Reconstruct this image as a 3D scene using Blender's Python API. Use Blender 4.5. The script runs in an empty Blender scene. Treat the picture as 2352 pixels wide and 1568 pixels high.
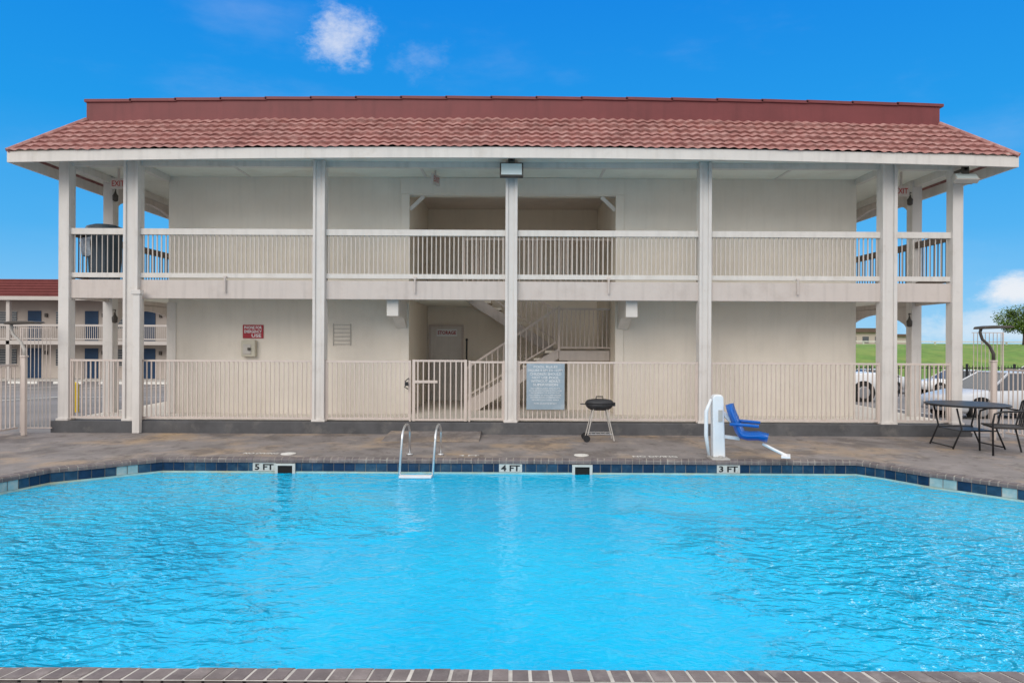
import bpy, math, random
from mathutils import Vector, Matrix
random.seed(7)
S=bpy.context.scene
COL=S.collection
WORLDPOS={}
# ------------------------------------------------------------ materials
def mat(name,col,rough=0.7,var=0.12,scale=3.0,bump=0.0,bscale=60,metal=0.0,col2=None,c2scale=1.2,c2lo=0.5,c2hi=0.7,streak=0.0,spec=0.4):
    m=bpy.data.materials.new(name); m.use_nodes=True
    nt=m.node_tree; N=nt.nodes; L=nt.links
    b=N['Principled BSDF']; b.inputs['Roughness'].default_value=rough; b.inputs['Metallic'].default_value=metal
    b.inputs['Specular IOR Level'].default_value=spec
    tc=N.new('ShaderNodeTexCoord')
    n=N.new('ShaderNodeTexNoise'); n.inputs['Scale'].default_value=scale; n.inputs['Detail'].default_value=6; n.inputs['Roughness'].default_value=0.6
    L.new(tc.outputs['Object'],n.inputs['Vector'])
    r=N.new('ShaderNodeValToRGB'); r.color_ramp.elements[0].position=0.3; r.color_ramp.elements[1].position=0.7
    r.color_ramp.elements[0].color=tuple(max(0,c*(1-var)) for c in col)+(1,)
    r.color_ramp.elements[1].color=tuple(min(1,c*(1+var*0.6)) for c in col)+(1,)
    L.new(n.outputs['Fac'],r.inputs['Fac']); out=r.outputs['Color']
    if col2:
        n2=N.new('ShaderNodeTexNoise'); n2.inputs['Scale'].default_value=c2scale; n2.inputs['Detail'].default_value=7; n2.inputs['Roughness'].default_value=0.65
        L.new(tc.outputs['Object'],n2.inputs['Vector'])
        mr=N.new('ShaderNodeMapRange'); mr.inputs['From Min'].default_value=c2lo; mr.inputs['From Max'].default_value=c2hi
        L.new(n2.outputs['Fac'],mr.inputs['Value'])
        mx=N.new('ShaderNodeMix'); mx.data_type='RGBA'; L.new(mr.outputs['Result'],mx.inputs['Factor'])
        L.new(out,mx.inputs['A']); mx.inputs['B'].default_value=tuple(col2)+(1,); out=mx.outputs['Result']
    if streak>0:
        mp=N.new('ShaderNodeMapping'); mp.inputs['Scale'].default_value=(9,9,0.7); L.new(tc.outputs['Object'],mp.inputs['Vector'])
        n3=N.new('ShaderNodeTexNoise'); n3.inputs['Scale'].default_value=1.0; n3.inputs['Detail'].default_value=5
        L.new(mp.outputs['Vector'],n3.inputs['Vector'])
        mr=N.new('ShaderNodeMapRange'); mr.inputs['From Min'].default_value=0.5; mr.inputs['From Max'].default_value=0.8
        mr.inputs['To Min'].default_value=1.0; mr.inputs['To Max'].default_value=1.0-streak
        L.new(n3.outputs['Fac'],mr.inputs['Value'])
        mx=N.new('ShaderNodeMix'); mx.data_type='RGBA'; mx.blend_type='MULTIPLY'; mx.inputs['Factor'].default_value=1
        L.new(out,mx.inputs['A']); L.new(mr.outputs['Result'],mx.inputs['B']); out=mx.outputs['Result']
    L.new(out,b.inputs['Base Color'])
    if bump>0:
        nb=N.new('ShaderNodeTexNoise'); nb.inputs['Scale'].default_value=bscale; nb.inputs['Detail'].default_value=4
        L.new(tc.outputs['Object'],nb.inputs['Vector'])
        bp=N.new('ShaderNodeBump'); bp.inputs['Strength'].default_value=bump; bp.inputs['Distance'].default_value=0.01
        L.new(nb.outputs['Fac'],bp.inputs['Height']); L.new(bp.outputs['Normal'],b.inputs['Normal'])
    return m
M={}
M['stucco']=mat('stucco',(0.77,0.712,0.63),0.9,0.05,1.2,0.4,70,col2=(0.68,0.62,0.535),c2scale=0.5,c2lo=0.48,c2hi=0.8,streak=0.07)
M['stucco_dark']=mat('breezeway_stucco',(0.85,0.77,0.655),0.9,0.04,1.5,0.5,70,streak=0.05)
M['trim']=mat('trim_paint',(0.69,0.65,0.605),0.6,0.06,3,0.15,40,col2=(0.55,0.50,0.44),c2scale=2.0,c2lo=0.55,c2hi=0.8,streak=0.14)
M['picket']=mat('picket_paint',(0.60,0.54,0.49),0.6,0.08,3,streak=0.1)
M['column']=mat('column_paint',(0.69,0.655,0.62),0.55,0.06,3,0.15,40,col2=(0.52,0.47,0.42),c2scale=2.5,c2lo=0.56,c2hi=0.8,streak=0.2)
M['beam']=mat('beam_paint',(0.61,0.54,0.495),0.6,0.07,2,0.2,30,col2=(0.47,0.405,0.365),c2scale=2,c2lo=0.5,c2hi=0.8,streak=0.16)
M['siderail_shade']=mat('side_rail_shade',(0.16,0.125,0.105),0.6,0.15,3,streak=0.1)  # dark brown stands in for the shade on the side rails
M['fence']=mat('fence_paint',(0.64,0.55,0.495),0.5,0.06,4,streak=0.10,col2=(0.52,0.43,0.37),c2scale=3,c2lo=0.55,c2hi=0.8)
M['soffit']=mat('soffit_paint',(0.80,0.80,0.72),0.8,0.05,1.5,0.2,40,col2=(0.66,0.63,0.55),c2scale=1.2,c2lo=0.52,c2hi=0.8)
M['ceil']=mat('breezeway_ceiling',(0.70,0.61,0.54),0.85,0.08,2)
M['roof']=mat('roof_tile',(0.36,0.168,0.15),0.75,0.22,2.2,0.35,50,col2=(0.50,0.31,0.28),c2scale=7,c2lo=0.45,c2hi=0.72,spec=0.25)
M['roof_far']=mat('roof_far',(0.19,0.055,0.052),0.85,0.2,0.8,spec=0.2)
M['parapet']=mat('parapet_metal',(0.19,0.043,0.044),0.5,0.14,1.5,0.1,8,streak=0.18)
M['plinth']=mat('plinth_concrete',(0.10,0.10,0.105),0.85,0.25,3,0.4,40,col2=(0.18,0.17,0.16),c2scale=2,c2lo=0.55,c2hi=0.75)
M['coping']=mat('coping_brick',(0.15,0.125,0.125),0.75,0.3,5,0.5,60,col2=(0.25,0.22,0.21),c2scale=9,c2lo=0.5,c2hi=0.75)
M['coping_b']=mat('coping_brick_light',(0.185,0.155,0.15),0.75,0.3,5,0.5,60,col2=(0.28,0.245,0.235),c2scale=9,c2lo=0.5,c2hi=0.75)
M['grout']=mat('grout',(0.52,0.49,0.45),0.9,0.3,6)
M['grout_dirty']=mat('grout_dirty',(0.27,0.235,0.21),0.9,0.35,4,col2=(0.45,0.42,0.37),c2scale=3,c2lo=0.5,c2hi=0.75)
M['tile_a']=mat('pool_tile_blue',(0.012,0.048,0.105),0.3,0.4,9,col2=(0.06,0.12,0.165),c2scale=5,c2lo=0.5,c2hi=0.78)
M['tile_b']=mat('pool_tile_slate_blue',(0.02,0.068,0.13),0.3,0.4,9,col2=(0.07,0.14,0.19),c2scale=5,c2lo=0.5,c2hi=0.78)
M['tile_c']=mat('pool_tile_deep_blue',(0.008,0.032,0.082),0.3,0.4,9)
M['tile_w']=mat('pool_tile_white',(0.60,0.60,0.555),0.4,0.12,9,col2=(0.42,0.40,0.34),c2scale=12,c2lo=0.55,c2hi=0.8)
M['tile_p']=mat('pool_tile_pale',(0.30,0.48,0.50),0.6,0.25,5,col2=(0.55,0.55,0.49),c2scale=6,c2lo=0.45,c2hi=0.65)
M['plaster']=mat('pool_plaster',(0.36,0.60,0.60),0.8,0.2,5,col2=(0.50,0.47,0.30),c2scale=1.3,c2lo=0.46,c2hi=0.68)
M['black']=mat('black_metal',(0.02,0.02,0.022),0.45,0.2,8)
M['grillblack']=mat('grill_enamel',(0.035,0.035,0.038),0.5,0.3,12)
M['dark']=mat('dark_void',(0.012,0.012,0.012),0.9,0.1,5)
M['steel']=mat('stainless_steel',(0.74,0.74,0.74),0.35,0.08,8,metal=0.9)
M['white']=mat('white_plastic',(0.80,0.81,0.82),0.4,0.06,5)
M['signwhite']=mat('faded_white_lettering',(0.72,0.75,0.77),0.6,0.2,20)
M['whitepaint']=mat('white_paint',(0.75,0.73,0.68),0.7,0.1,5,col2=(0.4,0.35,0.3),c2scale=14,c2lo=0.5,c2hi=0.75)
M['bluep']=mat('blue_plastic',(0.005,0.12,0.48),0.35,0.1,5)
M['signblue']=mat('sign_grey_blue',(0.29,0.375,0.445),0.5,0.12,6,col2=(0.42,0.48,0.53),c2scale=5,c2lo=0.5,c2hi=0.8)
M['signred']=mat('sign_red',(0.38,0.02,0.035),0.5,0.1,6)
M['greybox']=mat('grey_box_paint',(0.52,0.49,0.40),0.5,0.1,8)
M['greytrim']=mat('grey_louvre',(0.50,0.47,0.43),0.6,0.1,8)
M['lens']=mat('lamp_lens',(0.66,0.76,0.76),0.15,0.05,5)
M['bronze']=mat('bronze_housing',(0.075,0.065,0.055),0.5,0.2,5)
M['trash']=mat('trash_can_plastic',(0.045,0.065,0.085),0.5,0.15,6)
M['bag']=mat('trash_bag',(0.45,0.50,0.56),0.3,0.25,14,0.8,14)
M['asphalt']=mat('asphalt',(0.22,0.205,0.20),0.9,0.2,0.6,0.3,30,col2=(0.15,0.145,0.14),c2scale=0.25,c2lo=0.45,c2hi=0.65)
M['grass']=mat('grass_blades',(0.12,0.23,0.03),0.95,0.35,1.5,0.8,12,col2=(0.20,0.26,0.05),c2scale=0.35,c2lo=0.45,c2hi=0.65)
M['yellow']=mat('yellow_paint',(0.80,0.55,0.01),0.5,0.15,6)
M['doorblue']=mat('door_blue',(0.010,0.045,0.11),0.45,0.1,4)
M['wall_far']=mat('annex_stucco',(0.50,0.44,0.39),0.9,0.08,0.6,col2=(0.42,0.36,0.32),c2scale=0.4,c2lo=0.45,c2hi=0.7)
M['trim_far']=mat('annex_trim',(0.55,0.50,0.46),0.7,0.08,0.8)
M['glass']=mat('window_glass',(0.06,0.07,0.08),0.08,0.2,1,spec=0.9)
M['carwhite']=mat('car_white',(0.74,0.75,0.76),0.25,0.04,2,spec=0.6)
M['carsilver']=mat('car_silver',(0.62,0.64,0.67),0.28,0.05,2,metal=0.15,spec=0.6)
M['tyre']=mat('tyre_rubber',(0.018,0.018,0.018),0.85,0.15,8)
M['rim']=mat('wheel_rim',(0.45,0.45,0.46),0.3,0.1,8,metal=0.8)
M['redl']=mat('red_lens',(0.45,0.02,0.02),0.3,0.1,8)
M['bark']=mat('bark',(0.10,0.07,0.05),0.9,0.3,8)
M['leaf_a']=mat('leaf_light',(0.13,0.20,0.035),0.6,0.35,3)
M['leaf_b']=mat('leaf_dark',(0.06,0.11,0.02),0.6,0.35,3)
M['storewall']=mat('store_wall',(0.56,0.47,0.42),0.8,0.1,0.4)
M['storeroof']=mat('store_roof',(0.14,0.09,0.07),0.8,0.15,0.4)
M['seatmesh']=mat('chair_mesh',(0.055,0.05,0.048),0.7,0.2,12)
M['deck']=mat('deck_concrete',(0.25,0.222,0.21),0.85,0.25,1.6,0.45,70,col2=(0.42,0.30,0.19),c2scale=0.7,c2lo=0.49,c2hi=0.68)
def extra(k,sc,msc,loc,lo,hi,col,fmax,det=9,rough=0.7):
    m=M[k]; nt=m.node_tree; N=nt.nodes; L=nt.links; b=N['Principled BSDF']
    src=b.inputs['Base Color'].links[0].from_socket
    tc=N.new('ShaderNodeTexCoord'); n=N.new('ShaderNodeTexNoise'); n.inputs['Scale'].default_value=sc; n.inputs['Detail'].default_value=det; n.inputs['Roughness'].default_value=rough
    mp=N.new('ShaderNodeMapping'); mp.inputs['Location'].default_value=loc; mp.inputs['Scale'].default_value=msc
    L.new(tc.outputs['Object'],mp.inputs['Vector']); L.new(mp.outputs['Vector'],n.inputs['Vector'])
    r=N.new('ShaderNodeMapRange'); r.inputs['From Min'].default_value=lo; r.inputs['From Max'].default_value=hi; r.inputs['To Min'].default_value=0.0; r.inputs['To Max'].default_value=fmax
    L.new(n.outputs['Fac'],r.inputs['Value'])
    mx=N.new('ShaderNodeMix'); mx.data_type='RGBA'; L.new(r.outputs['Result'],mx.inputs['Factor'])
    L.new(src,mx.inputs['A']); mx.inputs['B'].default_value=tuple(col)+(1,); L.new(mx.outputs['Result'],b.inputs['Base Color'])
extra('deck',1.3,(1,0.8,1),(13,5,0),0.50,0.60,(0.13,0.11,0.10),0.7)
extra('deck',3.4,(1,1,1),(3,15,0),0.56,0.64,(0.11,0.09,0.08),0.7)
extra('deck',2.2,(1,0.7,1),(31,2,0),0.56,0.66,(0.38,0.32,0.27),0.65)
extra('roof',1.6,(1,1,1),(0,0,0),0.63,0.74,(0.55,0.22,0.08),0.6,8,0.75)
extra('roof',2.6,(1,2,1),(7,1,0),0.52,0.70,(0.17,0.085,0.078),0.5,8,0.75)
extra('stucco',1.1,(1,1,0.6),(4,2,9),0.56,0.76,(0.54,0.48,0.40),0.35,8,0.7)
def water_mat():
    m=bpy.data.materials.new('pool_water'); m.use_nodes=True; nt=m.node_tree; N=nt.nodes; L=nt.links
    b=N['Principled BSDF']; b.inputs['Roughness'].default_value=0.04; b.inputs['IOR'].default_value=1.33
    tc=N.new('ShaderNodeTexCoord')
    def noise(sc,det,map_scale=(1,1,1),dist=0.0,rough=0.55):
        mp=N.new('ShaderNodeMapping'); mp.inputs['Scale'].default_value=map_scale; L.new(tc.outputs['Object'],mp.inputs['Vector'])
        n=N.new('ShaderNodeTexNoise'); n.inputs['Scale'].default_value=sc; n.inputs['Detail'].default_value=det; n.inputs['Distortion'].default_value=dist; n.inputs['Roughness'].default_value=rough
        L.new(mp.outputs['Vector'],n.inputs['Vector']); return n.outputs['Fac']
    c=noise(0.5,3); r=N.new('ShaderNodeValToRGB'); e=r.color_ramp.elements
    e[0].position=0.35; e[0].color=(0.0,0.43,0.75,1); e[1].position=0.7; e[1].color=(0.0,0.50,0.81,1)
    L.new(c,r.inputs['Fac'])
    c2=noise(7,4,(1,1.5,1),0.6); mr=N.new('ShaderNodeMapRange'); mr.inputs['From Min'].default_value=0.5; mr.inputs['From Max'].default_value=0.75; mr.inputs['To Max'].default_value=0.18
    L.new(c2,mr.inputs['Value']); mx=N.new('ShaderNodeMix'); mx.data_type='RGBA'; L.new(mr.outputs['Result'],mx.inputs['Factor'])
    L.new(r.outputs['Color'],mx.inputs['A']); mx.inputs['B'].default_value=(0.03,0.66,0.89,1)  # pale patches painted into the base colour as caustic highlights
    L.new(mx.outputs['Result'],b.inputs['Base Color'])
    a=noise(4.6,2,(1,1.4,1),0.5); d=noise(14,2,(1,1.3,1),0.5)
    ad=N.new('ShaderNodeMath'); ad.operation='MULTIPLY_ADD'; ad.inputs[1].default_value=0.28; L.new(d,ad.inputs[0]); L.new(a,ad.inputs[2])
    sp=N.new('ShaderNodeSeparateXYZ'); L.new(tc.outputs['Object'],sp.inputs[0])
    ab=N.new('ShaderNodeMath'); ab.operation='ABSOLUTE'; L.new(sp.outputs['X'],ab.inputs[0])
    pn=noise(0.8,3,(1,1,1),0.5)
    sm_=N.new('ShaderNodeMath'); sm_.operation='MULTIPLY_ADD'; sm_.inputs[1].default_value=4.5; L.new(pn,sm_.inputs[0]); L.new(ab.outputs[0],sm_.inputs[2])
    # ripples widen outwards and are livelier close to the two side walls
    mr2=N.new('ShaderNodeMapRange'); mr2.interpolation_type='SMOOTHSTEP'; L.new(sm_.outputs[0],mr2.inputs['Value'])
    for k,v in zip(('From Min','From Max','To Min','To Max'),(3.2,6.0,0.13,1.7)): mr2.inputs[k].default_value=v
    mu=N.new('ShaderNodeMath'); mu.operation='MULTIPLY'; L.new(ad.outputs[0],mu.inputs[0]); L.new(mr2.outputs['Result'],mu.inputs[1])
    bp=N.new('ShaderNodeBump'); bp.inputs['Strength'].default_value=1.0; bp.inputs['Distance'].default_value=0.13
    L.new(mu.outputs[0],bp.inputs['Height']); L.new(bp.outputs['Normal'],b.inputs['Normal'])
    return m
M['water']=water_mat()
# ------------------------------------------------------------ mesh builder
class MB:
    def __init__(s,T=None): s.v=[]; s.f=[]; s.m=[]; s.T=T
    def add(s,vs,fs,m=0):
        o=len(s.v); s.v+= [Vector(v) for v in vs]; s.f+=[tuple(o+i for i in f) for f in fs]; s.m+=[m]*len(fs); return s
    def box(s,x0,x1,y0,y1,z0,z1,m=0):
        return s.add([(x0,y0,z0),(x1,y0,z0),(x1,y1,z0),(x0,y1,z0),(x0,y0,z1),(x1,y0,z1),(x1,y1,z1),(x0,y1,z1)],
            [(0,3,2,1),(4,5,6,7),(0,1,5,4),(1,2,6,5),(2,3,7,6),(3,0,4,7)],m)
    def beam(s,p,q,w,h,m=0):
        p=Vector(p);q=Vector(q);d=(q-p).normalized()
        up=Vector((0,0,1)) if abs(d.z)<0.95 else Vector((0,1,0))
        a=d.cross(up).normalized(); b=a.cross(d)
        vs=[]
        for c in (p,q):
            for i,j in ((-1,-1),(1,-1),(1,1),(-1,1)): vs.append(c+a*(w/2*i)+b*(h/2*j))
        return s.add(vs,[(0,1,2,3),(7,6,5,4),(0,4,5,1),(1,5,6,2),(2,6,7,3),(3,7,4,0)],m)
    def tube(s,pts,r,n=8,m=0,cap=True):
        pts=[Vector(p) for p in pts]; rr=r if isinstance(r,(list,tuple)) else [r]*len(pts)
        vs=[];prev=None
        for i,p in enumerate(pts):
            d=(pts[min(i+1,len(pts)-1)]-pts[max(i-1,0)]).normalized()
            if prev is None:
                a=d.cross(Vector((0,0,1)) if abs(d.z)<0.9 else Vector((0,1,0))).normalized()
            else: a=(prev-d*prev.dot(d)).normalized()
            prev=a; b=d.cross(a)
            for k in range(n):
                t=2*math.pi*k/n; vs.append(p+(a*math.cos(t)+b*math.sin(t))*rr[i])
        fs=[]
        for i in range(len(pts)-1):
            for k in range(n): fs.append((i*n+k,i*n+(k+1)%n,(i+1)*n+(k+1)%n,(i+1)*n+k))
        if cap: fs.append(tuple(range(n))[::-1]); fs.append(tuple((len(pts)-1)*n+k for k in range(n)))
        return s.add(vs,fs,m)
    def lathe(s,c,prof,n=24,m=0,sx=1,sy=1,flute=0.0):
        vs=[];c=Vector(c)
        for r,z in prof:
            for k in range(n):
                t=2*math.pi*k/n; q=r*(1-(flute if k%2 else 0)); vs.append(c+Vector((q*sx*math.cos(t),q*sy*math.sin(t),z)))
        fs=[(i*n+k,i*n+(k+1)%n,(i+1)*n+(k+1)%n,(i+1)*n+k) for i in range(len(prof)-1) for k in range(n)]
        fs.append(tuple(range(n))[::-1]); fs.append(tuple((len(prof)-1)*n+k for k in range(n)))
        return s.add(vs,fs,m)
    def prism(s,poly,axis,a,b,m=0):
        def P(u,v,w):
            return (w,u,v) if axis=='x' else ((u,w,v) if axis=='y' else (u,v,w))
        n=len(poly); vs=[P(u,v,a) for u,v in poly]+[P(u,v,b) for u,v in poly]
        fs=[tuple(range(n))[::-1],tuple(range(n,2*n))]+[(i,(i+1)%n,n+(i+1)%n,n+i) for i in range(n)]
        return s.add(vs,fs,m)
    def build(s,name,mats,parent=None,smooth=False,bevel=0.0,label=None,category=None,kind=None,group=None,recalc=True):
        vs=[s.T@v for v in s.v] if s.T else s.v
        xs=[v.x for v in vs]; ys=[v.y for v in vs]; zs=[v.z for v in vs]
        o=Vector(((min(xs)+max(xs))/2,(min(ys)+max(ys))/2,min(zs)))
        me=bpy.data.meshes.new(name); me.from_pydata([v-o for v in vs],[],s.f)
        if not isinstance(mats,(list,tuple)): mats=[mats]
        for k in mats: me.materials.append(M[k])
        for p,mi in zip(me.polygons,s.m): p.material_index=mi; p.use_smooth=smooth
        if recalc:
            import bmesh
            bm=bmesh.new(); bm.from_mesh(me); bmesh.ops.recalc_face_normals(bm,faces=bm.faces); bm.to_mesh(me); bm.free()
        me.update()
        ob=bpy.data.objects.new(name,me); COL.objects.link(ob); WORLDPOS[ob.name]=o
        if parent: ob.parent=parent; ob.location=o-WORLDPOS[parent.name]
        else: ob.location=o
        if bevel>0:
            b=ob.modifiers.new('bevel','BEVEL'); b.width=bevel; b.segments=2; b.limit_method='ANGLE'
        tag(ob,label,category,kind,group); return ob
def tag(ob,label=None,category=None,kind=None,group=None):
    if label: ob['label']=label
    if category: ob['category']=category
    if kind: ob['kind']=kind
    if group: ob['group']=group
def root(name,loc,label,category,group=None):
    ob=bpy.data.objects.new(name,None); ob.empty_display_size=0.2; ob.location=loc; COL.objects.link(ob); WORLDPOS[ob.name]=Vector(loc)
    tag(ob,label,category,None,group); return ob
def text(s,x0,x1,z0,z1,y,matk,parent,name='lettering',flat=False,T=None,bold=0.012):
    cu=bpy.data.curves.new('txt','FONT'); cu.body=s; cu.size=1; cu.extrude=0.0; cu.offset=bold; cu.resolution_u=2
    to=bpy.data.objects.new('txt',cu); COL.objects.link(to)
    dg=bpy.context.evaluated_depsgraph_get(); me=bpy.data.meshes.new_from_object(to.evaluated_get(dg))
    bpy.data.objects.remove(to)
    xs=[v.co.x for v in me.vertices]; ys=[v.co.y for v in me.vertices]
    a,b,c,d=min(xs),max(xs),min(ys),max(ys)
    mb=MB(T)
    vs=[]
    for v in me.vertices:
        u=x0+(v.co.x-a)/(b-a)*(x1-x0); w=z0+(v.co.y-c)/(d-c)*(z1-z0)
        vs.append((u,w,y) if flat else (u,y,w))
    mb.add(vs,[tuple(p.vertices) for p in me.polygons])
    return mb.build(name,matk,parent,recalc=False)
# ------------------------------------------------------------ ground
def sm(a,b,x):
    t=max(0,min(1,(x-a)/(b-a))); return t*t*(3-2*t)
def h(x,y):
    if abs(x)<8.8 and -7<y<12.3: return -3.0
    l=-0.15-0.9*sm(16,41,y)
    r=-0.15-0.55*sm(13,24,y)-0.70*sm(26,44,y)+2.95*sm(46,74,y)
    return l+(r-l)*sm(-5,5,x)
def sheet(name,xs,ys,off,matk,kind):
    mb=MB(); n=len(ys); vs=[(x,y,h(x,y)+off) for x in xs for y in ys]; fs=[]
    for i in range(len(xs)-1):
        for j in range(n-1): fs.append((i*n+j,(i+1)*n+j,(i+1)*n+j+1,i*n+j+1))
    mb.add(vs,fs); return mb.build(name,matk,kind=kind,smooth=True)
xs=sorted(set([-900,-400,-200,-120,-9.0,-8.81,-8.79,8.79,8.81,9.0,120,200,400,900]+[v for v in range(-80,81,2)]))
ys=sorted(set([-300,-100,-50,-30,-20,-7.01,-6.99,12.29,12.31,90,100,140,200,400,900]+[v for v in range(-12,81,2)]))
sheet('ground',xs,ys,0,'asphalt','structure')
gx=[v for v in range(6,81,2)]+[120,200,400,900]
gy=[v for v in range(48,81,2)]+[90,100,140,200,400,900]
sheet('grass',gx,gy,0.03,'grass','structure')
mb=MB()
def stripe(x0,x1,y0,y1,off=0.025):
    n=max(1,int((y1-y0)/1.0))
    for i in range(n):
        a=y0+(y1-y0)*i/n; b=y0+(y1-y0)*(i+1)/n
        mb.add([(x0,a,h(x0,a)+off),(x1,a,h(x1,a)+off),(x1,b,h(x1,b)+off),(x0,b,h(x0,b)+off)],[(0,1,2,3)])
for i in range(9): stripe(-40+i*2.8,-39.88+i*2.8,36,41,0.04)
for i in range(6): stripe(-30+i*2.8,-29.85+i*2.8,19.5,24,0.04)
stripe(-34,-12,24.1,24.25,0.04)
for i in range(7): stripe(11+i*2.9,11.12+i*2.9,20.5,25,0.03)
mb.build('parking_markings','whitepaint',kind='structure')
import bmesh
NY=3.515
OUT=[(-6.7,NY),(6.7,NY),(6.7,6.6),(6.5,7.6),(6.12,8.25),(5.5,8.98),(5.2,9.5),(4.95,9.8),(-5.0,9.8),(-5.25,9.6),(-5.55,9.32),(-6.05,8.95),(-6.3,8.15),(-6.6,7.2),(-6.7,6.4)]
bm=bmesh.new()
def loop(pts,z):
    vs=[bm.verts.new((x,y,z)) for x,y in pts]
    return [bm.edges.new((vs[i],vs[(i+1)%len(vs)])) for i in range(len(vs))],vs
def offset(pts,d):
    n=len(pts);res=[]
    for i in range(n):
        p0=Vector(pts[i-1]);p1=Vector(pts[i]);p2=Vector(pts[(i+1)%n])
        e1=(p1-p0).normalized();e2=(p2-p1).normalized()
        n1=Vector((e1.y,-e1.x));n2=Vector((e2.y,-e2.x))
        b=(n1+n2).normalized(); res.append(tuple(p1+b*(d/max(0.3,b.dot(n1)))))
    return res
COPO=offset(OUT,0.13)
e1,_=loop([(-9.3,-7.5),(9.3,-7.5),(9.3,12.5),(-9.3,12.5)],0.0)
e2,_=loop(COPO,0.0)
bmesh.ops.triangle_fill(bm,use_beauty=True,use_dissolve=False,edges=e1+e2)
for f in bm.faces:
    if f.normal.z<0: f.normal_flip()
me=bpy.data.meshes.new('pavement'); bm.to_mesh(me); bm.free(); me.materials.append(M['deck'])
ob=bpy.data.objects.new('pavement',me); COL.objects.link(ob); ob['kind']='structure'
mb=MB(); mb.box(-9.3,9.3,-7.5,-7.4,-0.4,-0.004); mb.box(-9.3,-9.2,-7.39,12.5,-0.4,-0.004); mb.box(9.2,9.3,-7.39,12.5,-0.4,-0.004)
mb.build('pavement_edge','plinth',kind='structure')
pool=root('swimming_pool',(0,6.7,-0.2),'outdoor swimming pool with blue tile band and brick coping','swimming pool')
n=len(OUT)
mb=MB(); gm=MB(); tl=MB(); pl=MB()
for i in range(n):
    p=Vector(OUT[i]);q=Vector(OUT[(i+1)%n]);L_=(q-p).length;u=(q-p)/L_;nn=Vector((u.y,-u.x))
    po=Vector(COPO[i]);qo=Vector(COPO[(i+1)%n])
    pi_=p-nn*0.018; qi_=q-nn*0.018
    gz=0.0125 if i==0 else 0.008; gmi=0 if i==0 else 1
    gm.add([(*pi_,gz-0.012),(*qi_,gz-0.012),(*(q+nn*0.005),gz),(*(p+nn*0.005),gz),(*qo,gz),(*po,gz),(*pi_,-0.05),(*qi_,-0.05),(*qo,-0.055),(*po,-0.055)],[(0,1,2,3),(3,2,4,5),(0,6,7,1),(9,8,7,6)],gmi)
    k=max(1,round(L_/0.100)); g=0.018
    for j in range(k):
        a=j/k;b=(j+1)/k; ga=g/2/L_*random.uniform(.6,1.3)
        pa=p.lerp(q,a+ga)-nn*0.023; pb=p.lerp(q,b-ga)-nn*0.023; oa=po.lerp(qo,a+ga); ob_=po.lerp(qo,b-ga)
        oa=pa.lerp(oa,0.94);ob_=pb.lerp(ob_,0.94)
        z1=(0.016 if i==0 else 0.011)+random.uniform(-0.003,0.003)
        i0=pa.lerp(oa,0.06); j0=pb.lerp(ob_,0.06)
        ia=pa.lerp(oa,0.2); ib=pb.lerp(ob_,0.2)
        mb.add([(*pa,-0.05),(*pb,-0.05),(*pa,z1-0.028),(*pb,z1-0.028),(*i0,z1-0.010),(*j0,z1-0.010),(*ia,z1),(*ib,z1),(*oa,z1),(*ob_,z1),(*oa,-0.03),(*ob_,-0.03)],
               [(0,1,3,2),(2,3,5,4),(4,5,7,6),(6,7,9,8),(8,9,11,10),(0,2,4,6,8,10),(1,11,9,7,5,3)],random.choice([0,0,1]))
    pb_=p+nn*0.004;qb_=q+nn*0.004
    gm.add([(*pb_,-0.052),(*qb_,-0.052),(*qb_,-0.185),(*pb_,-0.185)],[(0,1,2,3)],1)
    pl.add([(*(p-nn*0.01),-0.180),(*(q-nn*0.01),-0.180),(*(q-nn*0.01),-0.5),(*(p-nn*0.01),-0.5),(*pb_,-0.175),(*qb_,-0.175)],[(0,1,2,3),(0,1,5,4)])
    k=max(1,round(L_/0.152)); g=0.009
    for j in range(k):
        ga=g/2/L_; pa=p.lerp(q,j/k+ga)-nn*0.004; pb=p.lerp(q,(j+1)/k-ga)-nn*0.004
        m=random.choices([0,1,2],[5,4,3])[0]
        if (i==9 and j<2) or (i==11 and j in (3,4)) or (i==4 and j in (0,4,5)) or (i==3 and j==2): m=4
        tl.add([(*pa,-0.057),(*pb,-0.057),(*pb,-0.172),(*pa,-0.172),(*(pa+nn*0.006),-0.053),(*(pb+nn*0.006),-0.053)],[(0,1,2,3),(0,1,5,4)],m)
gm.build('coping_grout',['grout','grout_dirty'],pool,recalc=False); mb.build('coping',['coping','coping_b'],pool)
tl.build('tile_band',['tile_a','tile_b','tile_c','tile_w','tile_p'],pool,recalc=False); pl.build('basin_wall','plaster',pool,recalc=False)
for s,cx in (('5 FT',609),('4 FT',1174),('3 FT',1674)):
    c=(cx-1176)/160; t=MB(); t.box(c-0.165,c+0.165,9.789,9.7955,-0.172,-0.056)
    t=t.build('depth_marker','tile_w',pool); text(s,c-0.135,c+0.135,-0.158,-0.070,9.7865,'black',t,bold=0.03)
for cx in (656,1339):
    c=(cx-1176)/160.5
    s=MB(); s.box(c-0.145,c+0.145,9.765,9.79,-0.09,-0.060,0); s.box(c-0.145,c-0.105,9.765,9.79,-0.24,-0.0905,0); s.box(c+0.105,c+0.145,9.765,9.79,-0.24,-0.0905,0)
    s.box(c-0.104,c+0.104,9.780,9.788,-0.24,-0.0905,1); s.build('skimmer',['tile_w','dark'],pool)
    lid=MB(); lid.lathe(((cx-1176)/156,10.2,0.003),[(0.11,0),(0.11,0.010),(0.10,0.012)],28); lid.build('skimmer_lid','whitepaint',pool)
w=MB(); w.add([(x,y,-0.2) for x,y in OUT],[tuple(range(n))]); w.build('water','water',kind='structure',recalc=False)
dm=root('deck_lettering',(-3.6,10.3,0.004),'white painted NO DIVING warnings on the pool deck','painted marking')
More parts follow.
